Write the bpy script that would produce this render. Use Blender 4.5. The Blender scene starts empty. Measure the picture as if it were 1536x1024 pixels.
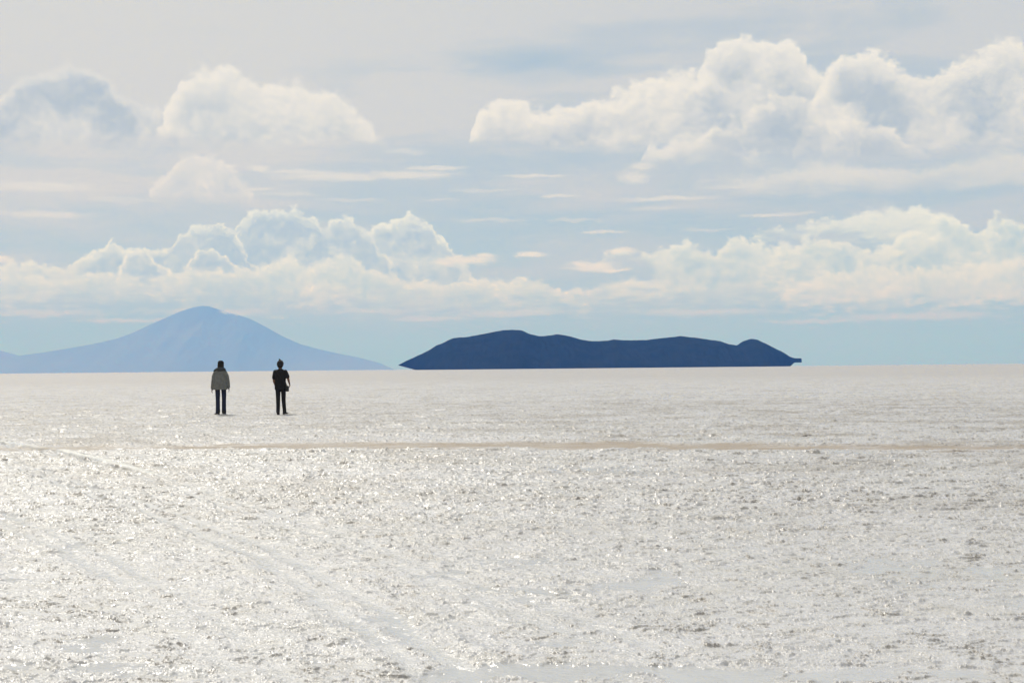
import bpy, bmesh, math, random
import numpy as np
from mathutils import Vector, Matrix, Euler

random.seed(7)
R = math.radians
scene = bpy.context.scene
COL = scene.collection
LITE = False

# ------------------------------------------------------------------ camera
CAM_H = 1.40
FPX = 2110.0                      # focal length in pixels of a 1536 px wide frame
PITCH = math.atan(40.5 / FPX)
ROLL = math.atan(15.0 / 1536.0)   # right end of the horizon sits higher
cam_d = bpy.data.cameras.new('camera')
cam = bpy.data.objects.new('camera', cam_d)
COL.objects.link(cam)
cam_d.sensor_width = 36.0
cam_d.lens = 36.0 * FPX / 1536.0
cam_d.clip_start = 0.1
cam_d.clip_end = 400000.0
cam.location = (0, 0, CAM_H)
cam_rot = Euler((math.pi / 2 + PITCH, 0, 0), 'XYZ').to_matrix() @ Matrix.Rotation(-ROLL, 3, 'Z')
cam.rotation_euler = cam_rot.to_euler()
scene.camera = cam


def ray(px, py):
    return (cam_rot @ Vector(((px - 768) / FPX, -(py - 512) / FPX, -1))).normalized()


def azel(px, py):
    d = ray(px, py)
    return math.degrees(math.atan2(d.x, d.y)), math.degrees(math.asin(d.z))


def gnd(px, py):
    d = ray(px, py)
    t = -CAM_H / d.z
    return d.x * t, d.y * t


# ------------------------------------------------------------------ light
SUN_AZ, SUN_EL = -24.0, 50.0
sd = Vector((math.sin(R(SUN_AZ)) * math.cos(R(SUN_EL)), math.cos(R(SUN_AZ)) * math.cos(R(SUN_EL)), math.sin(R(SUN_EL))))
sun_d = bpy.data.lights.new('sun', 'SUN')
sun_d.energy = 2.2
sun_d.angle = R(1.0)
sun_d.color = (1.0, 0.982, 0.975)
sun = bpy.data.objects.new('sun', sun_d)
COL.objects.link(sun)
sun.location = sd * 50
sun.rotation_euler = (-sd).to_track_quat('-Z', 'Y').to_euler()

scene.view_settings.view_transform = 'Standard'
scene.view_settings.look = 'None'
scene.view_settings.exposure = 0
scene.view_settings.gamma = 1
scene.cycles.volume_bounces = 1
scene.cycles.max_bounces = 4
scene.cycles.diffuse_bounces = 2
scene.cycles.glossy_bounces = 2
scene.cycles.transmission_bounces = 0
scene.cycles.use_fast_gi = False
scene.cycles.caustics_reflective = False
scene.cycles.sample_clamp_indirect = 4
scene.cycles.adaptive_threshold = 0.018


# ------------------------------------------------------------------ node helper
class NT:
    def __init__(self, tree):
        self.t = tree
        tree.nodes.clear()

    def n(self, kind, **kw):
        nd = self.t.nodes.new(kind)
        for k, v in kw.items():
            setattr(nd, k, v)
        return nd

    def put(self, sock, val):
        if isinstance(val, V):
            self.t.links.new(val.s, sock)
        elif isinstance(val, bpy.types.NodeSocket):
            self.t.links.new(val, sock)
        else:
            sock.default_value = val

    def m(self, op, *a, clamp=False):
        nd = self.n('ShaderNodeMath', operation=op, use_clamp=clamp)
        for i, x in enumerate(a):
            self.put(nd.inputs[i], x)
        return V(self, nd.outputs[0])

    def xyz(self, x, y, z=0.0):
        nd = self.n('ShaderNodeCombineXYZ')
        for i, q in enumerate((x, y, z)):
            self.put(nd.inputs[i], q)
        return V(self, nd.outputs[0])

    def sep(self, v):
        nd = self.n('ShaderNodeSeparateXYZ')
        self.put(nd.inputs[0], v)
        return [V(self, o) for o in nd.outputs]

    def noise(self, vec, scale=1.0, detail=4.0, rough=0.55, dist=0.0, lac=2.0, color=False, ntype='FBM'):
        nd = self.n('ShaderNodeTexNoise', noise_dimensions='3D', noise_type=ntype)
        self.put(nd.inputs['Vector'], vec)
        for k, q in (('Scale', scale), ('Detail', detail), ('Roughness', rough), ('Distortion', dist), ('Lacunarity', lac)):
            self.put(nd.inputs[k], q)
        return V(self, nd.outputs[1 if color else 0])

    def vor(self, vec, scale=1.0, detail=2.0, rough=0.5, smooth=0.3, lac=2.0):
        nd = self.n('ShaderNodeTexVoronoi', voronoi_dimensions='2D', feature='SMOOTH_F1', normalize=True)
        self.put(nd.inputs['Vector'], vec)
        for k, q in (('Scale', scale), ('Detail', detail), ('Roughness', rough), ('Smoothness', smooth), ('Lacunarity', lac)):
            self.put(nd.inputs[k], q)
        return V(self, nd.outputs['Distance'])

    def step(self, x, a, b, lo=0.0, hi=1.0, smooth=True):
        nd = self.n('ShaderNodeMapRange', interpolation_type='SMOOTHSTEP' if smooth else 'LINEAR')
        nd.clamp = True if not smooth else nd.clamp
        for i, q in enumerate((x, a, b, lo, hi)):
            self.put(nd.inputs[i], q)
        return V(self, nd.outputs[0])

    def mix(self, f, a, b):
        nd = self.n('ShaderNodeMix', data_type='RGBA')
        self.put(nd.inputs[0], f)
        self.put(nd.inputs[6], a)
        self.put(nd.inputs[7], b)
        return V(self, nd.outputs[2])

    def curve(self, x, pts, x0, x1, y1, vector=False):
        nd = self.n('ShaderNodeFloatCurve')
        c = nd.mapping.curves[0]
        P = sorted(((p[0] - x0) / (x1 - x0), p[1] / y1) for p in pts)
        P = [(min(1, max(0, a)), min(1, max(0, b))) for a, b in P]
        if P[0][0] > 0:
            P.insert(0, (0.0, P[0][1]))
        if P[-1][0] < 1:
            P.append((1.0, P[-1][1]))
        while len(c.points) < len(P):
            c.points.new(0.5, 0.5)
        for q, (a, b) in zip(c.points, P):
            q.location = (a, b)
            q.handle_type = 'VECTOR' if vector else 'AUTO'
        nd.mapping.update()
        xx = (x - x0) * (1.0 / (x1 - x0))
        self.put(nd.inputs['Value'], xx)
        return V(self, nd.outputs[0]) * y1


class V:
    def __init__(self, nt, s):
        self.nt, self.s = nt, s

    def __add__(self, o): return self.nt.m('ADD', self, o)
    __radd__ = __add__
    def __sub__(self, o): return self.nt.m('SUBTRACT', self, o)
    def __rsub__(self, o): return self.nt.m('SUBTRACT', o, self)
    def __mul__(self, o): return self.nt.m('MULTIPLY', self, o)
    __rmul__ = __mul__
    def __truediv__(self, o): return self.nt.m('DIVIDE', self, o)
    def min(self, o): return self.nt.m('MINIMUM', self, o)
    def max(self, o): return self.nt.m('MAXIMUM', self, o)
    def clamp(self): return self.nt.m('ADD', self, 0.0, clamp=True)


def rgb(r, g, b):
    f = lambda c: (c / 255 / 12.92) if c / 255 <= 0.04045 else ((c / 255 + 0.055) / 1.055) ** 2.4
    return (f(r), f(g), f(b), 1.0)


# ------------------------------------------------------------------ sky
world = bpy.data.worlds.new('World')
scene.world = world
world.use_nodes = True
world.cycles.sampling_method = 'MANUAL'
world.cycles.sample_map_resolution = 256
w = NT(world.node_tree)
U0, U1, VM = -24.0, 24.0, 20.0


def build_sky():
    geo = w.n('ShaderNodeTexCoord')
    dx, dy, dz = w.sep(geo.outputs['Generated'])
    uu = w.m('ARCTAN2', dx, dy) * (180 / math.pi)
    vv = w.m('ARCSINE', dz.max(-1.0).min(1.0)) * (180 / math.pi)
    # beyond the photographed sector the banks carry on, mirrored and with other detail
    up = w.m('PINGPONG', uu + 22.0, 44.0) - 22.0

    tex = w.n('ShaderNodeTexSky', sky_type='NISHITA')
    tex.sun_disc = False
    tex.sun_elevation = R(SUN_EL)
    tex.sun_rotation = R(SUN_AZ % 360)
    tex.altitude = 3600
    tex.air_density = 1.0
    tex.dust_density = 2.0
    sky10 = w.n('ShaderNodeVectorMath', operation='SCALE')
    w.t.links.new(tex.outputs[0], sky10.inputs[0])
    sky10.inputs[3].default_value = 0.10

    # thin veil: long flat wisps over blue
    pv = w.xyz(uu * 0.075, vv * 0.33, 3.1)
    n1 = w.noise(pv, 1.3, 5, 0.55, 0.5)
    n2 = w.noise(w.xyz(uu * 0.16, vv * 1.5, 8.7), 1.0, 5, 0.6, 0.3)
    hi = w.step(vv, 5.0, 13.5)
    veil = (w.step(n1, 0.36, 0.64) * 0.5 + w.step(n2, 0.42, 0.7) * 0.22 + hi * 0.42 + 0.12).clamp()
    # the clear blue lane above the middle of the picture
    cu, cv = azel(800, 105)
    lane = w.step(w.m('ABSOLUTE', (uu - cu) * 0.13) + w.m('ABSOLUTE', (vv - cv) * 0.85), 0.15, 1.1, 0.42, 0.0)
    veil = (veil + (1.0 - w.step(uu, -16.0, 4.0)) * w.step(vv, 3.0, 9.0) * 0.35 - lane).clamp()
    clear = w.mix(0.72, sky10.outputs[0], rgb(170, 193, 204))
    clear = w.mix(w.step(vv, 0.0, 5.0), rgb(157, 180, 197), clear)
    veil = (veil + 0.10) * w.step(vv, 0.0, 6.0, 0.15, 1.0)
    left = w.step(uu, -18.0, 16.0)
    pale = w.mix(left, rgb(217, 218, 214), rgb(207, 211, 212))
    col = w.mix(veil, clear, pale)

    LOW, TSH = (0.92, 0.99, 1.02, 1), (0.49, 0.59, 0.69, 1)      # far clouds: before the air in front pales them
    TOPL, TOPS = rgb(243, 242, 237), rgb(184, 194, 199)
    EPS = 0.30
    SU, SV = -EPS * 0.45, EPS
    # shared turbulence: one coarse and one fine warp, two sizes of billow
    warps = []
    for sc_, sd_ in ((0.85, 3.3), (1.9, 7.9)):
        x_, y_, _ = w.sep(w.noise(w.xyz(uu, vv, sd_), sc_, 4, 0.62, color=True))
        warps.append((x_ - 0.5, y_ - 0.5))
    bill = []
    for (wx, wy), sc_, am in ((warps[0], 0.55, 1.6), (warps[1], 0.95, 1.1), (warps[1], 2.4, 0.7)):
        pair = []
        for ou, ov in ((0.0, 0.0), (SU, SV)):
            pair.append(w.vor(w.xyz(uu + wx * am + ou, (vv + wy * am + ov) * 1.15), sc_, 2.0, 0.5, 0.2, 2.3))
        bill.append(pair)
    fine = w.noise(w.xyz(uu, vv * 1.15, 5.5), 3.6, 5, 0.62) - 0.5
    lown = w.noise(w.xyz(uu * 0.55, vv * 1.5, 4.0), 1.0, 5, 0.62) - 0.5
    lown2 = w.noise(w.xyz(uu * 0.8, vv * 2.4, 14.0), 1.5, 5, 0.62) - 0.5
    mid = w.noise(w.xyz(uu + warps[0][0] * 1.5, vv * 1.2 + warps[0][1] * 1.5, 9.0), 0.42, 3, 0.5)

    def bank(col, tops, bots, size, wamp=0.9, bamp=1.1, soft=0.35, bsoft=1.2, thick=1.1,
             lit=rgb(236, 235, 230), shade=rgb(190, 203, 211), gain=1.0, dark=0.75, opac=1.0, flt=0.25, hollow=(0.36, 0.60), span=None):
        if span:
            tops = [(span[0] - 60, 640), (span[0] - 12, 640)] + tops + [(span[1] + 12, 640), (span[1] + 60, 640)]
        T = [azel(*p) for p in tops]
        B = [azel(*p) for p in bots]
        wx, wy = warps[size]
        b0, b1 = bill[size]
        f0, f1 = bill[2]
        bam2 = bamp * (0.45 if size else 0.20)
        u2 = up + wx * wamp
        v2 = vv + wy * (wamp * 0.8)
        t0 = w.curve(u2, T, U0, U1, VM, True)
        t1 = w.curve(u2 + SU, T, U0, U1, VM, True)
        h = (t0 - v2) + (0.40 - b0) * bamp + (0.40 - f0) * bam2 + fine * flt
        slope = ((t0 - t1) * 0.6 + (b1 - b0) * bamp + (f1 - f0) * bam2 + SV) * (1.0 / EPS)     # +: this bit faces the sun
        bot = w.curve(up, B, U0, U1, VM)
        e = (vv - bot) + (lown2 if size else lown) * (bsoft * 2.0)
        dens = w.step(h, 0.0, soft) * w.step(e, -bsoft * 0.35, bsoft * 0.65)
        body = w.step(h, 0.05, thick)
        lum = 1.0 - body * (w.step(mid + fine * 0.12, hollow[0], hollow[1]) * 0.55 + 0.45) * dark + (slope - 1.0).max(-1.6).min(1.6) * ((0.30 if size else 0.20) * gain)
        c = w.mix(lum.clamp(), shade, lit)
        return w.mix(dens * opac, col, c)

    def lenses(col, items, seed, lit, wamp=0.5, opac=0.9):
        """separate small clouds and streaks: (centre x, centre y, half width, half height) in the photo"""
        wn = w.noise(w.xyz(uu * 0.5, vv, seed), 2.2, 5, 0.65, color=True)
        wx, wy, _ = w.sep(wn)
        u2 = uu + (wx - 0.5) * wamp * 2.2
        v2 = vv + (wy - 0.5) * wamp
        acc = None
        for (cx, cy, hw, hh) in items:
            a, e = azel(cx, cy)
            ku, kv = 36.8 / hw, 36.8 / hh
            q = 1.0 - w.m('SQRT', ((u2 - a) * ku) * ((u2 - a) * ku) + ((v2 - e) * kv) * ((v2 - e) * kv))
            acc = q if acc is None else acc.max(q)
        d = w.step(acc + (w.noise(w.xyz(uu * 0.9, vv * 3.0, seed + 2), 2.0, 5, 0.65) - 0.5) * 0.9, 0.0, 0.75)
        return w.mix(d * opac, col, lit)

    # ---- faint soft sheets behind everything
    col = lenses(col, [(500, 265, 130, 9), (450, 258, 80, 6), (610, 262, 100, 9), (655, 252, 60, 5), (805, 264, 65, 4), (1000, 298, 95, 6), (840, 294, 42, 4),
                       (1155, 323, 48, 4), (905, 348, 44, 4), (950, 266, 34, 13), (965, 250, 26, 8), (388, 254, 20, 7), (380, 284, 45, 4),
                       (60, 280, 110, 10), (70, 322, 90, 7), (1260, 262, 120, 12)],
                 1.7, rgb(232, 232, 227), 0.3, 0.8)
    col = lenses(col, [(60, 470, 130, 7), (330, 468, 120, 8), (560, 466, 100, 6), (760, 470, 120, 7), (1050, 468, 140, 7), (1380, 474, 160, 9), (190, 480, 90, 5), (640, 478, 80, 5),
                       (1230, 482, 100, 5)], 2.6, (0.80, 0.83, 0.82, 1), 0.4, 0.6)
    col = lenses(col, [(430, 290, 60, 5), (520, 300, 80, 4), (720, 286, 70, 4), (660, 300, 40, 3), (1090, 280, 60, 6), (1200, 320, 50, 4), (860, 330, 60, 4), (1060, 345, 50, 4),
                       (740, 330, 80, 4), (610, 228, 40, 6), (180, 300, 70, 5), (990, 312, 60, 4)], 6.6, rgb(224, 226, 223), 0.4, 0.55)
    # ---- low back bank along the whole horizon
    col = bank(col, [(-140, 425), (0, 415), (120, 405), (300, 400), (500, 405), (640, 412), (760, 420), (870, 436), (915, 424),
                     (950, 412), (985, 418), (1020, 428), (1120, 420), (1300, 410), (1450, 402), (1680, 400)],
               [(-140, 462), (300, 450), (700, 462), (1000, 458), (1400, 452), (1680, 455)],
               1, 0.7, 0.5, 0.3, 1.9, 1.0, LOW, (0.50, 0.64, 0.70, 1), 1.0, 0.62, 0.9)
    # ---- cumulus towers at the left, one behind another
    col = bank(col, [(485, 420), (510, 392), (540, 368), (562, 344), (590, 330), (625, 326), (650, 342), (668, 366), (690, 392), (720, 430)],
               [(-140, 430), (1680, 430)], 1, 0.9, 1.1, 0.16, 0.9, 0.62, LOW, TSH, 1.0, 0.8, 0.93, 0.4, (0.25, 0.55), (485, 720))
    col = bank(col, [(300, 420), (325, 376), (350, 350), (372, 328), (395, 320), (440, 319), (466, 330), (482, 344), (500, 334), (530, 332), (552, 350), (575, 385), (600, 425)],
               [(-140, 430), (1680, 430)], 1, 0.8, 1.1, 0.22, 0.9, 0.55, LOW, TSH, 1.0, 0.92, 0.93, 0.4, (0.18, 0.5), (300, 600))
    col = bank(col, [(150, 430), (190, 396), (226, 378), (250, 366), (280, 346), (300, 335), (328, 338), (350, 354), (372, 384), (400, 420)],
               [(-140, 430), (1680, 430)], 1, 0.8, 1.1, 0.22, 0.9, 0.55, LOW, TSH, 1.0, 0.88, 0.92, 0.4, (0.2, 0.5), (150, 400))
    col = bank(col, [(-140, 396), (0, 402), (60, 398), (100, 400), (130, 388), (150, 374), (168, 364), (190, 374), (212, 380), (238, 396), (270, 430)],
               [(-140, 440), (1680, 440)], 1, 0.7, 0.95, 0.15, 0.9, 0.62, LOW, TSH, 1.1, 0.8, 0.93, 0.3, (0.3, 0.55), (-200, 270))
    # ---- front puffs across the left towers
    col = bank(col, [(170, 440), (178, 402), (196, 380), (216, 376), (232, 390), (246, 420)],
               [(-140, 440), (1680, 440)], 1, 0.5, 0.8, 0.14, 0.9, 0.5, LOW, TSH, 1.1, 0.9, 0.9, 0.2, (0.2, 0.5), (170, 246))
    col = bank(col, [(272, 430), (280, 398), (296, 380), (318, 374), (340, 380), (354, 394), (362, 414)],
               [(-140, 440), (1680, 440)], 1, 0.5, 0.8, 0.14, 0.9, 0.42, LOW, TSH, 1.1, 0.9, 0.95, 0.2, (0.2, 0.5), (270, 366))
    col = bank(col, [(-140, 408), (0, 410), (100, 408), (160, 404), (225, 416), (280, 406), (340, 402), (395, 404),
                     (404, 390), (420, 386), (440, 390), (462, 402), (482, 390), (505, 384), (540, 386), (556, 406), (620, 420), (700, 418), (780, 416), (830, 428), (880, 440)],
               [(-140, 450), (200, 445), (420, 455), (700, 458), (1680, 455)],
               1, 0.7, 0.9, 0.32, 1.5, 0.8, LOW, (0.50, 0.65, 0.74, 1), 1.0, 0.62, 0.9, 0.25, (0.36, 0.6), (-200, 890))
    # ---- right low bank
    col = bank(col, [(1100, 380), (1125, 350), (1165, 342), (1200, 340), (1240, 332), (1280, 320), (1330, 314), (1380, 310), (1420, 322), (1450, 336), (1480, 360)],
               [(-140, 470), (1000, 380), (1200, 352), (1400, 380), (1680, 400)],
               1, 0.7, 0.8, 0.3, 1.0, 0.9, LOW, (0.56, 0.68, 0.74, 1), 0.9, 0.6, 0.85, 0.3, (0.36, 0.6), (1110, 1480))
    col = bank(col, [(900, 384), (925, 372), (950, 384), (975, 382), (992, 370), (1012, 364), (1032, 368), (1050, 380), (1075, 374), (1095, 364), (1115, 356),
                     (1142, 360), (1165, 376), (1190, 366), (1225, 358), (1262, 362), (1290, 380), (1330, 374), (1345, 352), (1380, 338), (1405, 328),
                     (1440, 336), (1470, 346), (1484, 324), (1497, 316), (1530, 330), (1600, 330), (1680, 340)],
               [(-140, 470), (880, 388), (960, 394), (1010, 436), (1150, 452), (1680, 448)],
               1, 0.8, 1.1, 0.3, 1.6, 0.75, LOW, (0.52, 0.65, 0.71, 1), 1.1, 0.75, 0.93, 0.3, (0.34, 0.6), (895, 1700))
    col = bank(col, [(1180, 430), (1230, 412), (1290, 400), (1340, 396), (1400, 402), (1460, 396), (1536, 388), (1680, 390)],
               [(-140, 460), (1680, 450)], 1, 0.6, 0.8, 0.3, 1.0, 0.9, LOW, (0.52, 0.65, 0.71, 1), 1.0, 0.6, 0.85, 0.3, (0.36, 0.6), (1180, 1700))
    # ---- soft shreds under the big bank at the right
    col = bank(col, [(1040, 280), (1052, 264), (1090, 262), (1135, 262), (1180, 246), (1230, 238), (1330, 250), (1420, 236), (1540, 218), (1680, 215)],
               [(-140, 280), (1060, 274), (1130, 288), (1300, 286), (1540, 278), (1680, 270)],
               0, 0.7, 0.8, 0.6, 1.0, 1.2, rgb(230, 231, 226), rgb(200, 208, 210), 0.7, 0.6, 0.8, 0.5, (0.36, 0.6), (1040, 1700))
    # ---- big upper right bank: heads behind, shoulders in front
    col = bank(col, [(704, 216), (708, 180), (722, 162), (756, 158), (800, 160), (850, 156), (900, 142), (938, 130), (965, 114),
                     (1000, 116), (1048, 108), (1060, 84), (1080, 60), (1108, 50), (1140, 54), (1178, 64), (1205, 88), (1228, 106),
                     (1246, 120), (1300, 130), (1680, 130)],
               [(-140, 220), (690, 218), (760, 220), (850, 224), (1000, 222), (1120, 226), (1250, 214), (1420, 212), (1680, 205)],
               0, 1.0, 1.5, 0.34, 0.75, 2.1, TOPL, TOPS, 1.2, 0.9, 0.98, 0.4, (0.38, 0.62), (703, 1700))
    col = bank(col, [(1190, 220), (1215, 160), (1238, 112), (1262, 80), (1300, 68), (1330, 82), (1352, 108), (1385, 116), (1415, 100), (1450, 80), (1500, 64), (1545, 70), (1680, 90)],
               [(-140, 220), (1680, 210)], 0, 1.0, 1.5, 0.38, 0.75, 2.0, TOPL, TOPS, 1.2, 0.95, 0.95, 0.5, (0.34, 0.58), (1190, 1700))
    col = bank(col, [(960, 236), (1010, 212), (1050, 200), (1090, 176), (1130, 158), (1172, 144), (1215, 152), (1250, 178), (1290, 182), (1340, 196), (1400, 232)],
               [(-140, 226), (1680, 220)], 0, 1.0, 1.5, 0.45, 1.0, 1.2, TOPL, TOPS, 1.1, 0.85, 0.8, 0.5, (0.36, 0.6), (960, 1400))
    # ---- upper left: grey cloud
    col = bank(col, [(-60, 190), (-30, 160), (0, 150), (30, 118), (66, 100), (100, 94), (136, 108), (172, 138), (225, 158), (262, 190), (275, 225)],
               [(-140, 214), (100, 220), (200, 214), (300, 225), (1680, 240)],
               0, 1.1, 1.5, 0.6, 0.9, 1.0, rgb(236, 236, 232), rgb(184, 194, 199), 1.4, 0.9, 0.92, 0.6, (0.34, 0.56), (-70, 275))
    # ---- upper left: white cloud
    col = bank(col, [(228, 225), (240, 180), (258, 150), (272, 122), (300, 106), (332, 102), (362, 114), (392, 136), (412, 124),
                     (445, 122), (490, 140), (526, 158), (556, 182), (576, 206), (584, 225)],
               [(-140, 225), (215, 208), (300, 218), (450, 214), (580, 214), (1680, 240)],
               0, 0.9, 1.5, 0.36, 0.8, 1.7, TOPL, rgb(194, 203, 206), 1.1, 0.85, 0.96, 0.35, (0.38, 0.62), (228, 586))
    # ---- small cloud below it
    col = bank(col, [(224, 290), (240, 266), (258, 252), (276, 240), (298, 232), (325, 240), (350, 254), (372, 272), (382, 290)],
               [(-140, 286), (1680, 286)],
               1, 0.8, 1.1, 0.35, 0.6, 1.1, rgb(236, 235, 231), rgb(203, 210, 213), 0.9, 0.7, 0.92, 0.25, (0.36, 0.6), (222, 384))
    col = lenses(col, [(702, 389, 54, 11), (795, 382, 32, 6), (893, 401, 54, 10), (930, 376, 32, 7), (0, 388, 24, 6), (670, 394, 30, 7), (725, 384, 26, 6), (870, 396, 26, 6), (925, 405, 28, 5)], 4.4, (0.92, 0.92, 0.84, 1), 0.42, 0.92)
    # overhead and below the horizon the sky is plain veil
    bg = w.n('ShaderNodeBackground')
    sc = w.n('ShaderNodeVectorMath', operation='SCALE')
    w.put(sc.inputs[0], col)
    sc.inputs[3].default_value = 10.0
    w.t.links.new(sc.outputs[0], bg.inputs['Color'])
    bg.inputs['Strength'].default_value = 0.10
    out = w.n('ShaderNodeOutputWorld')
    w.t.links.new(bg.outputs[0], out.inputs['Surface'])


build_sky()


# ------------------------------------------------------------------ object helpers
def tag(o, label=None, cat=None, kind=None, group=None):
    if label: o['label'] = label
    if cat: o['category'] = cat
    if kind: o['kind'] = kind
    if group: o['group'] = group
    return o


def link_mesh(name, me, mat, parent=None):
    o = bpy.data.objects.new(name, me)
    if mat: me.materials.append(mat)
    COL.objects.link(o)
    if parent: o.parent = parent
    return o


def empty(name, loc, rz=0):
    o = bpy.data.objects.new(name, None)
    o.location = loc
    o.rotation_euler = (0, 0, rz)
    o.empty_display_size = 0.2
    COL.objects.link(o)
    return o


def np_mesh(name, verts, quads, tris=None, smooth=True):
    me = bpy.data.meshes.new(name)
    nq = len(quads)
    nt = 0 if tris is None else len(tris)
    me.vertices.add(len(verts))
    me.vertices.foreach_set('co', np.asarray(verts, np.float32).ravel())
    idx = np.asarray(quads, np.int32).ravel()
    starts = np.arange(nq, dtype=np.int32) * 4
    if nt:
        idx = np.concatenate([idx, np.asarray(tris, np.int32).ravel()])
        starts = np.concatenate([starts, nq * 4 + np.arange(nt, dtype=np.int32) * 3])
    me.loops.add(len(idx))
    me.loops.foreach_set('vertex_index', idx)
    me.polygons.add(nq + nt)
    me.polygons.foreach_set('loop_start', starts.astype(np.int32))
    me.polygons.foreach_set('use_smooth', np.full(nq + nt, smooth, dtype=bool))
    me.update(calc_edges=True)
    return me


# ------------------------------------------------------------------ noise in numpy
def _h(ix, iy, s):
    x = (ix.astype(np.int64) * 374761393 + iy.astype(np.int64) * 668265263 + s * 974711) & 0xffffffff
    x = ((x ^ (x >> 13)) * 1274126177) & 0xffffffff
    x = x ^ (x >> 16)
    return (x & 0xffffff).astype(np.float32) / 16777215.0


def vn(x, y, s=0):
    ix, iy = np.floor(x), np.floor(y)
    fx, fy = (x - ix).astype(np.float32), (y - iy).astype(np.float32)
    fx = fx * fx * fx * (fx * (fx * 6 - 15) + 10)
    fy = fy * fy * fy * (fy * (fy * 6 - 15) + 10)
    ix = ix.astype(np.int64); iy = iy.astype(np.int64)
    a, b = _h(ix, iy, s), _h(ix + 1, iy, s)
    c, d = _h(ix, iy + 1, s), _h(ix + 1, iy + 1, s)
    return (a + (b - a) * fx) * (1 - fy) + (c + (d - c) * fx) * fy


def fbm(x, y, s=0, o=4, g=0.5, lac=2.03):
    t, a, n = 0.0, 1.0, 0.0
    for i in range(o):
        t = t + a * vn(x, y, s + i * 17)
        n += a
        a *= g
        x, y = x * lac * 0.96 + y * 0.28 * lac, y * lac * 0.96 - x * 0.28 * lac
    return t / n


def sst(x, a, b):
    t = np.clip((x - a) / (b - a), 0, 1)
    return t * t * (3 - 2 * t)


# ------------------------------------------------------------------ the salt flat
def seg_dist(X, Y, pts):
    """signed-less distance and side distance to a polyline"""
    best = np.full(X.shape, 1e9, np.float32)
    for (x0, y0), (x1, y1) in zip(pts[:-1], pts[1:]):
        dx, dy = x1 - x0, y1 - y0
        L = dx * dx + dy * dy
        t = np.clip(((X - x0) * dx + (Y - y0) * dy) / L, 0, 1)
        d = np.hypot(X - x0 - t * dx, Y - y0 - t * dy)
        best = np.minimum(best, d)
    return best


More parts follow.
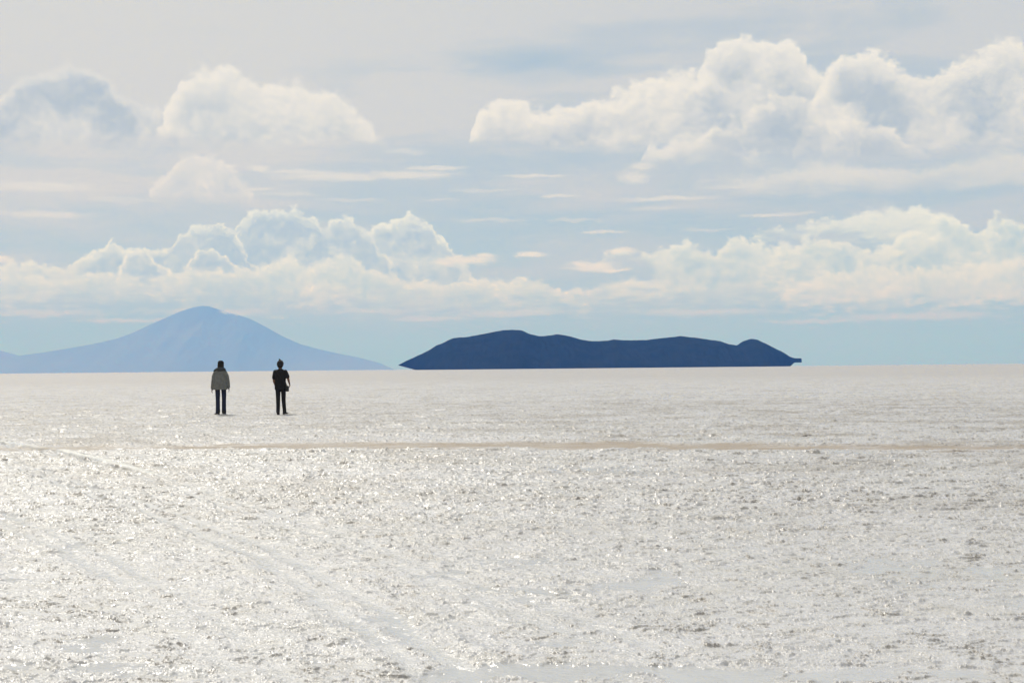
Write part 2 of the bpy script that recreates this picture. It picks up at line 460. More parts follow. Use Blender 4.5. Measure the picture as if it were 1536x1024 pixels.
def build_ground():
    dense = R(27)
    na = 900 if LITE else 1350
    th = np.concatenate([np.linspace(-dense, dense, na), np.linspace(dense, 2 * math.pi - dense, 90)[1:-1]])
    k = 0.0028 if LITE else 0.0013
    r = [0.15, 0.5, 1, 1.6, 2.3, 3.0, 3.7, 4.3, 4.8, 5.2]
    r += list(np.exp(np.arange(math.log(5.4), math.log(26), k)))
    r += list(np.exp(np.arange(math.log(26), math.log(60), k * 1.7)))
    r += list(np.exp(np.arange(math.log(60), math.log(400), 0.006)))
    r += list(np.exp(np.linspace(math.log(402), math.log(80000), 70)))
    r = np.array(r)
    nr, nc = len(r), len(th)
    X = (r[:, None] * np.sin(th)[None, :]).astype(np.float32)
    Y = (r[:, None] * np.cos(th)[None, :]).astype(np.float32)
    X, Y = X.astype(np.float64), Y.astype(np.float64)
    near = 1 - sst(r, 90, 300)[:, None]

    # brown crossing track and the diagonal tyre tracks
    band = [gnd(-200, 679), gnd(0, 675), gnd(400, 669), gnd(800, 668), gnd(1200, 670), gnd(1536, 672), gnd(1800, 676)]
    bd = seg_dist(X, Y, band)
    bw = vn(X * 0.5, Y * 0.5, 90) * 0.5
    bandm = (1 - sst(bd + (fbm(X * 1.3, Y * 3.0, 91, 3) - 0.5) * 1.6, 0.25 + bw, 1.25 + bw))
    diag = [[gnd(-120, 652), gnd(0, 664), gnd(200, 705), gnd(330, 750), gnd(520, 810), gnd(700, 880), gnd(900, 950), gnd(1150, 1050)],
            [gnd(-120, 668), gnd(0, 688), gnd(110, 728), gnd(240, 768), gnd(400, 830), gnd(520, 900), gnd(640, 990), gnd(700, 1060)],
            [gnd(-120, 742), gnd(0, 776), gnd(130, 830), gnd(260, 900), gnd(380, 1000), gnd(440, 1060)]]
    dm = 0
    rim = 0
    for i, p in enumerate(diag):
        d = seg_dist(X, Y, p) + (fbm(X * 1.6, Y * 1.6, 60 + i, 4) - 0.5) * 0.14
        dm = np.maximum(dm, (1 - sst(np.minimum(np.abs(d - 0.11), 1), 0.02, 0.09)) * (0.45 + 0.55 * sst(vn(X * .4, Y * .4, 70 + i), .25, .6)))
        rim = np.maximum(rim, np.exp(-((d - 0.30) / 0.06) ** 2) * sst(vn(X * 1.5, Y * 1.5, 75 + i), .3, .7))
    # shallow wet hollows: nearest the camera, more on the right, and along the tracks
    wl = fbm(X * 0.55 + 3, Y * 0.42, 5, 4)
    rr = np.hypot(X, Y)
    bias = 0.13 * (1 - sst(rr, 6.3, 7.6)) + 0.10 * sst(X, -0.5, 2.0) * (1 - sst(rr, 6.8, 8.6)) - 0.07 * sst(-X, -0.3, 1.5) - 0.13 * sst(rr, 7.6, 10)
    for (px_, py_, ax, ay, am) in ((860, 962, .55, .22, .16), (1150, 1003, 1.3, .22, .17), (1260, 935, .9, .28, .14), (1500, 905, .6, .3, .11), (1480, 1012, .7, .2, .14),
                                   (650, 858, .45, .5, .12), (760, 1010, .35, .15, .10), (80, 716, .8, 1.4, .10), (1020, 880, .5, .4, .07), (420, 930, .3, .3, .07), (300, 790, .4, .8, .07)):
        gx, gy = gnd(px_, py_)
        bias = bias + am * np.exp(-((X - gx) / ax) ** 2 - ((Y - gy) / ay) ** 2)
    wet = sst(wl + bias + (fbm(X * 5, Y * 5, 9, 4, 0.6) - 0.5) * 0.40, 0.64, 0.73) * 0.9
    wet = np.maximum(wet, dm * 0.30 * sst(fbm(X * .8, Y * .8, 33, 3), .42, .6))
    wet = wet * near

    # crust: broken flakes, a little longer across the wind (x), with abrupt edges
    XS = X * 0.45
    wx = (fbm(X * 5.1, Y * 5.1, 101, 3) - 0.5) * 0.16
    wy = (fbm(X * 5.1 + 9, Y * 5.1, 111, 3) - 0.5) * 0.16
    x2, y2 = XS + wx, Y + wy
    roll = (fbm(X * 0.7, Y * 0.7, 1, 3) - 0.5) * 0.012
    patch = 0.45 + 0.55 * sst(fbm(X * 1.1, Y * 1.1, 51, 3), 0.36, 0.60)
    a = fbm(x2 * 17, y2 * 17, 21, 4, 0.60)
    plates = sst(a, 0.48, 0.50) * 0.006 + sst(a, 0.58, 0.595) * 0.006 + sst(a, 0.65, 0.66) * 0.007
    bb = fbm(x2 * 26, y2 * 26, 31, 3, 0.6)
    crumbs = sst(bb, 0.50, 0.58) * 0.0045 + sst(bb, 0.64, 0.68) * 0.006
    ridge = 1 - np.abs(fbm(x2 * 14 + 4, y2 * 14, 41, 3, 0.5) - 0.5) * 10
    shards = np.clip(ridge, 0, 1) ** 2 * sst(fbm(X * 9, Y * 9, 55, 2), 0.56, 0.66) * 0.015 * (0.35 + 0.65 * patch)
    coarse = fbm(XS * 3.8, Y * 7.0, 57, 3, 0.6)
    shards = shards + sst(coarse, 0.555, 0.570) * 0.015 * sst(rr, 8, 15)
    slabs = fbm(X * 0.9 + 5, Y * 2.6, 58, 4, 0.62)
    shards = shards + (sst(slabs, 0.55, 0.56) * 0.016 + sst(slabs, 0.62, 0.63) * 0.016) * sst(rr, 14, 26)
    grit = (vn(X * 60, Y * 60, 61) + vn(X * 110, Y * 110, 62) * 0.6) * 0.0030
    fl = 0.58 + 0.42 * sst(rr, 9, 16)
    rough = (plates + shards) * fl + crumbs * (0.35 + 0.65 * patch) * (0.75 + 0.25 * fl) + grit
    calm = np.clip(1 - 0.78 * wet - 0.62 * dm - 0.84 * bandm, 0.1, 1)
    Z = (rough - 0.012) * calm + roll * (1 - wet * 0.8) - 0.010 * dm - 0.010 * wet - 0.02 * bandm + 0.007 * rim
    # a few long ruts pressed along the crossing track
    for off in (-0.55, 0.6):
        pts = [(px, py + off) for px, py in band]
        dd = seg_dist(X, Y, pts)
        Z = Z - 0.015 * (1 - sst(dd, 0.08, 0.2)) + 0.015 * np.exp(-((dd - 0.27) / 0.07) ** 2) * sst(vn(X * 1.2, Y * 3, 95), .3, .7)
    rl = seg_dist(X, Y, [gnd(-160, 650), gnd(-60, 657), gnd(20, 666), gnd(90, 677), gnd(150, 691), gnd(230, 712)])
    rl = (1 - sst(rl, 0.04, 0.13)) * (0.75 + 0.25 * vn(X * 2, Y * 2, 97)) * sst(rr, 17, 21)
    Z = Z * (1 - 0.8 * rl) + rl * 0.042
    rim = np.maximum(rim * 0.12, rl)
    ripple = np.clip(1 - np.abs(fbm(X * 0.55, Y * 1.3, 88, 4, 0.6) - 0.5) * 12, 0, 1) * sst(fbm(X * .3, Y * .5, 89, 2), .4, .6)
    Z = Z + ripple * 0.022 * sst(r, 9, 20)[:, None] * calm * (1 - rl)
    Z = Z * near + 0 * X
    # steep flake edges tinted brown: mud under the salt and painted shade
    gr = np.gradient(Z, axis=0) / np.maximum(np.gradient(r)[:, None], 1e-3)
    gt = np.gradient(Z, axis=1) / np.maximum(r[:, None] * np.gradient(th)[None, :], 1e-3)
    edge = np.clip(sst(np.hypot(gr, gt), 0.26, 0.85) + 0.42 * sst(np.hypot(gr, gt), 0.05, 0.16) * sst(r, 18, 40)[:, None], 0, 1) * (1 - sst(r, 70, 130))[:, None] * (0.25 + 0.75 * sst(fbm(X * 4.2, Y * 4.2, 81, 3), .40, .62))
    verts = np.stack([X, Y, Z], -1).reshape(-1, 3)
    i = np.arange(nr - 1)[:, None] * nc
    j = np.arange(nc)[None, :]
    j2 = (j + 1) % nc
    quads = np.stack([i + j, i + j2, i + nc + j2, i + nc + j], -1).reshape(-1, 4)[:, ::-1]
    c = len(verts)
    verts = np.vstack([verts, [[0, 0, 0]]])
    jj = np.arange(nc)
    tris = np.stack([np.full(nc, c), (jj + 1) % nc, jj], -1)
    me = np_mesh('ground', verts, quads, tris)
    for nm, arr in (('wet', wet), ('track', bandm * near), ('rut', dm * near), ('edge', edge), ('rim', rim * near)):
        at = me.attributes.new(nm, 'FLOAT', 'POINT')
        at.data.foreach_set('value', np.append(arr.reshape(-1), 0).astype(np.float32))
    return me


def salt_material():
    mt = bpy.data.materials.new('salt_crust')
    mt.use_nodes = True
    g = NT(mt.node_tree)
    geo = g.n('ShaderNodeNewGeometry')
    P = V(g, geo.outputs['Position'])
    X, Y, Z = g.sep(P)

    def attr(nm):
        a = g.n('ShaderNodeAttribute', attribute_name=nm)
        return V(g, a.outputs['Fac'])
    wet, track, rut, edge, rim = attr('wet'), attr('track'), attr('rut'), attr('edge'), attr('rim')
    dist = g.m('SQRT', X * X + Y * Y)
    big = g.noise(g.xyz(X * 0.12, Y * 0.30, 0.0), 1.0, 6, 0.6)
    mid = g.noise(P, 2.3, 6, 0.65)
    fine = g.noise(P, 24.0, 5, 0.7)
    far_shade = g.step(dist, 25.0, 210.0, smooth=False)
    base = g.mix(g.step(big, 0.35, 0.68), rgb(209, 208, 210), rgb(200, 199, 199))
    base = g.mix(far_shade, base, rgb(180, 174, 171))  # far salt darkened in colour to stand for its shaded grazing facets
    base = g.mix(g.step(mid, 0.45, 0.75) * 0.45, base, rgb(188, 183, 172))
    base = g.mix(g.step(fine, 0.5, 0.78) * 0.5, base, rgb(225, 224, 222))
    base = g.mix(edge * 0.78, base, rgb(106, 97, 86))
    lines = g.noise(g.xyz(X * 0.35, Y * 2.2, 2.0), 1.2, 5, 0.65)
    streak = g.noise(g.xyz(X * 0.30, Y * 0.55, 6.0), 1.0, 8, 0.72)
    base = g.mix(g.step(streak, 0.47, 0.62) * g.step(dist, 8.0, 26.0, smooth=False) * 0.75, base, rgb(160, 153, 145))
    base = g.mix(rim * 0.9, base, rgb(238, 236, 230))
    track = (track * g.step(lines, 0.30, 0.62, 0.55, 1.25)).clamp()
    base = g.mix(track * 0.88, base, rgb(158, 143, 126))
    base = g.mix(wet * 0.55, base, rgb(186, 188, 190))
    base = g.mix(rut * 0.25, base, rgb(206, 208, 208))
    b = g.n('ShaderNodeBsdfPrincipled')
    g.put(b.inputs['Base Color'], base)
    rough = g.step(fine, 0.3, 0.75, 0.16, 0.6, False) + track * 0.25
    rough = (rough * (1.0 - wet * 0.62)).max(0.12)
    g.put(b.inputs['Roughness'], rough)
    b.inputs['IOR'].default_value = 1.5
    h = g.vor(P, 70.0, 1.0, 0.5, 0.1) * 0.006 + g.noise(P, 38.0, 4, 0.7) * 0.006 + g.noise(P, 9.0, 4, 0.6) * 0.012 + g.noise(g.xyz(X * 0.8, Y * 0.8, 1.0), 1.0, 5, 0.7) * 0.05
    bump = g.n('ShaderNodeBump')
    g.put(bump.inputs['Strength'], (0.75 - wet * 0.62 - track * 0.2).max(0.03))
    bump.inputs['Distance'].default_value = 1.0
    g.put(bump.inputs['Height'], h)
    g.t.links.new(bump.outputs[0], b.inputs['Normal'])
    out = g.n('ShaderNodeOutputMaterial')
    g.t.links.new(b.outputs[0], out.inputs['Surface'])
    return mt


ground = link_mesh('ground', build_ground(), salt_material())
tag(ground, 'white glittering salt crust of the flat with tyre tracks and damp hollows', 'salt flat', 'structure')


# ------------------------------------------------------------------ materials
def mat(name, c1, c2, scale=8.0, rough=0.9, bump=0.3, bdist=0.01, spec=0.3, stretch=(1, 1, 1)):
    mt = bpy.data.materials.new(name)
    mt.use_nodes = True
    g = NT(mt.node_tree)
    tc = g.n('ShaderNodeTexCoord')
    mp = g.n('ShaderNodeMapping')
    mp.inputs['Scale'].default_value = stretch
    g.t.links.new(tc.outputs['Object'], mp.inputs[0])
    n = g.noise(V(g, mp.outputs[0]), scale, 5, 0.6)
    b = g.n('ShaderNodeBsdfPrincipled')
    g.put(b.inputs['Base Color'], g.mix(g.step(n, 0.35, 0.65), (*c1, 1), (*c2, 1)))
    b.inputs['Roughness'].default_value = rough
    b.inputs['Specular IOR Level'].default_value = spec
    bp = g.n('ShaderNodeBump')
    bp.inputs['Strength'].default_value = bump
    bp.inputs['Distance'].default_value = bdist
    g.put(bp.inputs['Height'], n)
    g.t.links.new(bp.outputs[0], b.inputs['Normal'])
    out = g.n('ShaderNodeOutputMaterial')
    g.t.links.new(b.outputs[0], out.inputs['Surface'])
    return mt


# ------------------------------------------------------------------ island
ISL_D = 4000.0
TOPS = [(598, 547), (606, 543), (618, 537), (632, 531), (646, 524), (655, 518), (666, 513), (680, 507), (705, 505), (728, 500),
        (750, 496), (768, 494), (782, 495), (795, 501), (808, 504), (822, 503), (835, 501), (852, 504), (870, 509), (888, 511),
        (912, 511), (920, 509), (940, 510), (968, 510), (990, 507), (1008, 505), (1020, 504), (1040, 506), (1062, 509),
        (1080, 511), (1092, 516), (1105, 518), (1115, 512), (1126, 508), (1136, 509), (1150, 516), (1168, 525), (1186, 535),
        (1192, 537), (1202, 537)]


def build_island():
    pts = []
    for px, py in TOPS:
        d = ray(px, py)
        t = ISL_D / d.y
        pts.append((d.x * t, CAM_H + d.z * t))
    px_, pz_ = np.array(pts).T
    xs = np.linspace(px_[0], px_[-1], 420)
    top = np.interp(xs, px_, pz_)
    top = top + (fbm(xs / 22, xs * 0, 5, 4) - 0.5) * 3.0 * sst(top, 10, 40)
    top[0] = pz_[0]
    # lifted undercut ends (the mirage along the shore, built into the shape)
    def xat(px):
        d = ray(px, 545)
        return d.x * ISL_D / d.y
    lift_l, lift_r = xat(625), xat(1182)
    bot = np.where(xs < lift_l, (lift_l - xs) / (lift_l - xs[0]) * (pz_[0] - 1.5), 0)
    bot = np.where(xs > lift_r, sst(xs, lift_r, xat(1192)) * (pz_[-1] - 12.0), bot)
    bot = np.clip(bot, 0, top - 0.5)
    nv = 90
    ys = np.linspace(-1, 1, nv)
    endd = np.minimum(xs - xs[0], xs[-1] - xs)
    half = 6 + 125 * sst(endd, 10, 190) + 2.2 * np.clip(top - 12, 0, 110) * sst(endd, 0, 120)
    prof = np.clip(1 - np.abs(ys) ** 1.5, 0, 1)[:, None]
    XX = np.repeat(xs[None, :], nv, 0)
    YY = ISL_D + ys[:, None] * half[None, :]
    gully = np.abs(fbm(XX / 60, YY / 140, 12, 5) - 0.5) * 2
    shape = prof * (1 - 0.28 * gully * (1 - prof ** 3))
    ZZ = bot[None, :] + (top - bot)[None, :] * shape
    ZZ[0] = ZZ[-1] = bot
    V1 = np.stack([XX, YY, ZZ], -1).reshape(-1, 3)
    V2 = np.stack([XX, YY, np.repeat(bot[None, :] - 0.3, nv, 0)], -1).reshape(-1, 3)
    n = len(xs)
    i = np.arange(nv - 1)[:, None] * n
    j = np.arange(n - 1)[None, :]
    q1 = np.stack([i + j, i + j + 1, i + n + j + 1, i + n + j], -1).reshape(-1, 4)
    q2 = q1[:, ::-1] + nv * n
    N = nv * n
    e = np.arange(n - 1)
    q3 = np.stack([e + 1, e, e + N, e + 1 + N], -1)
    o = (nv - 1) * n
    q4 = np.stack([e + o, e + o + 1, e + o + 1 + N, e + o + N], -1)
    c = np.arange(nv - 1) * n
    q5 = np.stack([c, c + n, c + n + N, c + N], -1)
    c2 = c + n - 1
    q6 = np.stack([c2 + n, c2, c2 + N, c2 + n + N], -1)
    return np_mesh('island', np.vstack([V1, V2]), np.vstack([q1, q2, q3, q4, q5, q6]))


rock = mat('dark_rock_and_scrub', (0.018, 0.024, 0.015), (0.026, 0.030, 0.019), 0.02, 0.95, 0.05, 1.0, 0.0)
isl = link_mesh('island', build_island(), rock)
tag(isl, 'long low dark rocky island rising from the salt flat at the right', 'island', 'structure')


# ------------------------------------------------------------------ volcano and far hills
def build_mountain(D, prof, depth, seed, amp, nx=360, ny=120, name='mountain', power=1.2):
    pts = []
    for px, py in prof:
        d = ray(px, py)
        t = D / d.y
        pts.append((d.x * t, CAM_H + d.z * t))
    a, b = np.array(pts).T
    xs = np.linspace(a[0], a[-1], nx)
    top = np.maximum(np.interp(xs, a, b), 0)
    ys = np.linspace(-1, 1, ny)
    XX = np.repeat(xs[None, :], ny, 0)
    YY = D + ys[:, None] * depth * (0.25 + 0.75 * (top / top.max())[None, :])
    shape = np.clip(1 - np.abs(ys) ** power, 0, 1)[:, None]
    g = np.abs(fbm(XX / amp, YY / (amp * 2.5), seed, 5) - 0.5) * 2
    ZZ = top[None, :] * shape * (1 - 0.35 * g * (1 - shape ** 2)) - 5
    n = nx
    i = np.arange(ny - 1)[:, None] * n
    j = np.arange(n - 1)[None, :]
    q = np.stack([i + j, i + j + 1, i + n + j + 1, i + n + j], -1).reshape(-1, 4)
    return np_mesh(name, np.stack([XX, YY, ZZ], -1).reshape(-1, 3), q)


VOL_D = 34000.0


def volcano_material():
    mt = bpy.data.materials.new('volcano_rock')
    mt.use_nodes = True
    g = NT(mt.node_tree)
    geo = g.n('ShaderNodeNewGeometry')
    X, Y, Z = g.sep(V(g, geo.outputs['Position']))
    n = g.noise(V(g, geo.outputs['Position']), 0.0011, 6, 0.6)
    base = g.mix(g.step(n, 0.4, 0.6), (0.275, 0.262, 0.185, 1), (0.29, 0.276, 0.20, 1))
    d = ray(342, 466)
    sx = d.x / d.y * VOL_D
    snow = g.step(Z + (n - 0.5) * 900, 1480, 1560) * g.step(X, sx - 260.0, sx - 60.0)
    base = g.mix(snow, base, (0.75, 0.76, 0.78, 1))
    b = g.n('ShaderNodeBsdfPrincipled')
    g.put(b.inputs['Base Color'], base)
    b.inputs['Roughness'].default_value = 0.95
    b.inputs['Specular IOR Level'].default_value = 0.1
    out = g.n('ShaderNodeOutputMaterial')
    g.t.links.new(b.outputs[0], out.inputs['Surface'])
    return mt


vol = build_mountain(VOL_D, [(-60, 545), (-20, 541), (10, 536), (40, 531), (70, 527), (100, 522), (140, 515), (175, 507), (200, 498), (225, 486), (250, 475),
                             (270, 466), (288, 460), (303, 457), (312, 457.5), (330, 463), (350, 469), (375, 477), (400, 490), (425, 504),
                             (450, 515), (475, 522), (505, 529), (540, 536), (570, 544), (592, 554), (600, 558)],
                     2600, 3, 900.0, name='volcano', power=1.0)
vo = link_mesh('volcano', vol, volcano_material())
tag(vo, 'pale blue hazy cone of a distant volcano behind the two people', 'volcano', 'structure')
far = build_mountain(38000.0, [(-420, 540), (-300, 522), (-200, 512), (-110, 514), (-40, 521), (0, 525), (25, 532), (60, 541), (100, 551), (130, 558)],
                     4000, 8, 1200.0, name='hills')
fh = link_mesh('hills', far, mat('far_hill_rock', (0.26, 0.20, 0.15), (0.34, 0.26, 0.20), 0.001, 0.95, 0.0, 1, 0.1))
tag(fh, 'very faint blue hill at the left edge of the horizon', 'hills', 'structure')


# ------------------------------------------------------------------ haze
def build_haze():
    S = 95000.0
    bm = bmesh.new()
    bmesh.ops.create_cube(bm, size=1)
    for v in bm.verts:
        v.co.x *= 2 * S
        v.co.y *= 2 * S
        v.co.z = -60.0 if v.co.z < 0 else 1900.0
    me = bpy.data.meshes.new('haze')
    bm.to_mesh(me)
    mt = bpy.data.materials.new('haze')
    mt.use_nodes = True
    g = NT(mt.node_tree)
    v = g.n('ShaderNodeVolumePrincipled')
    v.inputs['Color'].default_value = (0.067, 0.258, 0.91, 1)
    v.inputs['Absorption Color'].default_value = (0.91, 0.81, 0.20, 1)
    v.inputs['Density'].default_value = 8.5e-5
    v.inputs['Anisotropy'].default_value = 0.1
    out = g.n('ShaderNodeOutputMaterial')
    g.t.links.new(v.outputs[0], out.inputs['Volume'])
    o = link_mesh('haze', me, mt)
    tag(o, 'thin blue air haze over the whole plain', 'haze', 'stuff')
    return o


build_haze()

# ------------------------------------------------------------------ people
def frame(d, up=Vector((0, 1, 0))):
    d = d.normalized()
    a = up.cross(d)
    if a.length < 1e-3:
        a = Vector((1, 0, 0)).cross(d)
    a.normalize()
    return a, d.cross(a).normalized()


def ring_loft(bm, rings):
    """rings: list of lists of Vector, all the same length; closed with caps"""
    vr = [[bm.verts.new(p) for p in r] for r in rings]
    n = len(vr[0])
    for a, b in zip(vr[:-1], vr[1:]):
        for k in range(n):
            bm.faces.new((a[k], a[(k + 1) % n], b[(k + 1) % n], b[k]))
    bm.faces.new(vr[0][::-1])
    bm.faces.new(vr[-1])


def chain(bm, pts, flat=1.0, n=14):
    """tapered limb through (x,y,z,r) joints with rounded ends; flat scales the second axis"""
    P = [Vector(p[:3]) for p in pts]
    r = [p[3] for p in pts]
    rings = []
    S = []
    for k in range(len(P) - 1):
        for t in (0, 0.25, 0.5, 0.75):
            S.append((P[k].lerp(P[k + 1], t), r[k] + (r[k + 1] - r[k]) * (t * t * (3 - 2 * t)), (P[k + 1] - P[k])))
    S.append((P[-1], r[-1], P[-1] - P[-2]))
    d0, d1 = (P[1] - P[0]).normalized(), (P[-1] - P[-2]).normalized()
    S = [(P[0] - d0 * r[0] * 0.8, r[0] * 0.45, d0), (P[0] - d0 * r[0] * 0.45, r[0] * 0.85, d0)] + S + \
        [(P[-1] + d1 * r[-1] * 0.45, r[-1] * 0.85, d1), (P[-1] + d1 * r[-1] * 0.8, r[-1] * 0.45, d1)]
    for c, rad, d in S:
        a, b = frame(d)
        rings.append([c + a * math.cos(2 * math.pi * k / n) * rad + b * math.sin(2 * math.pi * k / n) * rad * flat for k in range(n)])
    ring_loft(bm, rings)


def slab(bm, secs, n=28, fold=0.0, seed=0):
    """vertical garment or torso: sections (z, cx, cy, half width, half depth)"""
    rings = []
    for (z, cx, cy, hw, hd) in secs:
        ring = []
        for k in range(n):
            a = 2 * math.pi * k / n
            c, s = math.cos(a), math.sin(a)
            e = 0.82
            x = math.copysign(abs(c) ** e, c)
            y = math.copysign(abs(s) ** e, s)
            f = 1 + fold * math.sin(a * 5 + seed + z * 9) + fold * 0.6 * math.sin(a * 9 + z * 17 + seed * 2)
            ring.append(Vector((cx + x * hw * f, cy + y * hd * f, z)))
        rings.append(ring)
    ring_loft(bm, rings)


def ball(bm, c, rx, ry, rz, rot=None, u=20, v=14):
    res = bmesh.ops.create_uvsphere(bm, u_segments=u, v_segments=v, radius=1)
    M = Matrix.Translation(Vector(c)) @ (rot.to_4x4() if rot else Matrix.Identity(4)) @ Matrix.Diagonal((rx, ry, rz, 1))
    bmesh.ops.transform(bm, matrix=M, verts=res['verts'])


def fuse(name, bm, mt, parent, voxel=0.008, smooth=4, keep=True):
    """the shapes in bm become one continuous skin"""
    bmesh.ops.recalc_face_normals(bm, faces=bm.faces)
    me = bpy.data.meshes.new(name + '_raw')
    bm.to_mesh(me)
    bm.free()
    tmp = bpy.data.objects.new(name, me)
    COL.objects.link(tmp)
    rm = tmp.modifiers.new('skin', 'REMESH')
    rm.mode = 'VOXEL'
    rm.voxel_size = voxel
    sm = tmp.modifiers.new('soft', 'SMOOTH')
    sm.factor = 0.5
    sm.iterations = smooth
    dg = bpy.context.evaluated_depsgraph_get()
    dg.update()
    fin = bpy.data.meshes.new_from_object(tmp.evaluated_get(dg))
    bpy.data.objects.remove(tmp)
    bpy.data.meshes.remove(me)
    fin.name = name
    fin.polygons.foreach_set('use_smooth', np.ones(len(fin.polygons), dtype=bool))
    fin.materials.clear()
    return link_mesh(name, fin, mt, parent)


def hand(bm, wrist, d, side, curl=0.5):
    """palm, four fingers and a thumb; d points along the forearm; side = +1 when the thumb is on +y side facing away"""
    w0 = Vector(wrist)
    d = Vector(d).normalized()
    fwd = Vector((0, 1, 0))                       # the body faces +y, thumbs lead
    fwd = (fwd - d * fwd.dot(d)).normalized()
    inn = Vector((-side, 0, 0))
    inn = (inn - d * inn.dot(d) - fwd * inn.dot(fwd)).normalized()
    pc = w0 + d * 0.05
    rings = []
    for t, hw, hd in ((-0.045, .022, .018), (-0.02, .032, .019), (0.0, .038, .018), (0.025, .041, .016), (0.042, .038, .013)):
        c = pc + d * t
        rings.append([c + fwd * math.cos(a) * hw + inn * math.sin(a) * hd for a in [2 * math.pi * k / 12 for k in range(12)]])
    ring_loft(bm, rings)
    for k, L in enumerate((0.068, 0.078, 0.073, 0.058)):
        b0 = pc + d * 0.035 + fwd * (0.029 - 0.0195 * k)
        p1 = b0 + (d * 0.9 + inn * 0.35 * curl) * L * 0.48
        p2 = p1 + (d * 0.7 + inn * 0.9 * curl).normalized() * L * 0.32
        p3 = p2 + (d * 0.4 + inn * 1.2 * curl).normalized() * L * 0.24
        chain(bm, [(*b0, .0092), (*p1, .0086), (*p2, .0080), (*p3, .0070)], 1, 8)
    t0 = pc - d * 0.018 + fwd * 0.028 + inn * 0.004
    t1 = t0 + (fwd * 0.75 + d * 0.55 + inn * 0.35).normalized() * 0.036
    t2 = t1 + (fwd * 0.25 + d * 0.85 + inn * 0.4).normalized() * 0.032
    chain(bm, [(*t0, .0125), (*t1, .0105), (*t2, .0085)], 1, 8)


def head_shapes(bm, c, yaw=0.0):
    """skull, jaw, nose, ears, brow and eyes; face towards +y"""
    rot = Euler((0, 0, yaw)).to_matrix()
    def q(x, y, z):
        return Vector(c) + rot @ Vector((x, y, z))
    ball(bm, q(0, -0.008, 0.022), 0.074, 0.092, 0.088, rot)
    ball(bm, q(0, 0.030, -0.040), 0.056, 0.060, 0.066, rot)
    ball(bm, q(0, 0.052, -0.088), 0.026, 0.026, 0.022, rot)
    chain(bm, [(*q(0, 0.086, 0.002), .009), (*q(0, 0.104, -0.030), .014)], 1, 8)
    ball(bm, q(0, 0.086, -0.058), 0.024, 0.012, 0.010, rot, 10, 8)
    for s in (-1, 1):
        ball(bm, q(s * 0.076, -0.004, -0.012), 0.010, 0.020, 0.031, rot, 10, 8)
        ball(bm, q(s * 0.031, 0.080, 0.020), 0.020, 0.012, 0.009, rot, 10, 8)
        ball(bm, q(s * 0.032, 0.078, 0.000), 0.014, 0.012, 0.011, rot, 10, 8)


skin = mat('skin', (0.13, 0.065, 0.042), (0.17, 0.085, 0.055), 30, 0.55, 0.1, 0.002)
hair_black = mat('black_hair', (0.006, 0.005, 0.005), (0.014, 0.011, 0.010), 60, 0.6, 0.8, 0.006, 0.3, (4, 4, 0.7))
parka = mat('grey_green_parka', (0.118, 0.121, 0.114), (0.160, 0.163, 0.152), 14, 0.9, 0.5, 0.012)
fleece = mat('dark_collar_fleece', (0.030, 0.034, 0.036), (0.065, 0.070, 0.072), 70, 0.98, 0.9, 0.01)
navy = mat('navy_denim', (0.010, 0.014, 0.034), (0.022, 0.028, 0.058), 18, 0.9, 0.4, 0.006)
black_cloth = mat('black_cotton', (0.008, 0.008, 0.009), (0.016, 0.016, 0.018), 18, 0.92, 0.4, 0.008)
black_trouser = mat('black_trouser_cloth', (0.009, 0.009, 0.011), (0.018, 0.018, 0.021), 14, 0.9, 0.4, 0.008)
shoe_mat = mat('dark_shoe_leather', (0.012, 0.011, 0.010), (0.030, 0.027, 0.024), 30, 0.6, 0.3, 0.003)
bag_mat = mat('black_nylon', (0.008, 0.008, 0.009), (0.020, 0.020, 0.022), 40, 0.6, 0.3, 0.003)


def shoe(name, parent, ankle, yaw):
    bm = bmesh.new()
    rot = Euler((0, 0, yaw)).to_matrix()
    def q(x, y, z):
        v = rot @ Vector((x, y, 0))
        return (ankle[0] + v.x, ankle[1] + v.y, z)
    chain(bm, [(*q(0, -0.055, 0.042), .040), (*q(0, 0.03, 0.045), .044), (*q(0, 0.11, 0.038), .044), (*q(0, 0.165, 0.032), .034)], 0.85)
    chain(bm, [(*q(0, -0.03, 0.05), .044), (*q(0, -0.03, 0.13), .046)])
    upper = fuse(name, bm, shoe_mat, parent, 0.006, 3)
    sb = bmesh.new()
    out = []
    for k in range(24):
        a = 2 * math.pi * k / 24
        y = math.sin(a) * 0.135 + 0.055
        x = math.cos(a) * (0.046 if y > 0.05 else 0.040)
        out.append((x, y))
    ring_loft(sb, [[Vector(q(x * s, 0.055 + (y - 0.055) * s, z)) for x, y in out] for z, s in ((0.0, .97), (0.006, 1.0), (0.024, 1.0), (0.028, .96))])
    me = bpy.data.meshes.new('sole')
    sb.to_mesh(me); sb.free()
    link_mesh('sole', me, shoe_mat, upper)
    return upper


def leg_pts(hip, knee, ank, rr):
    return [(*hip, rr[0]), (*knee, rr[1]), (*ank, rr[2])]


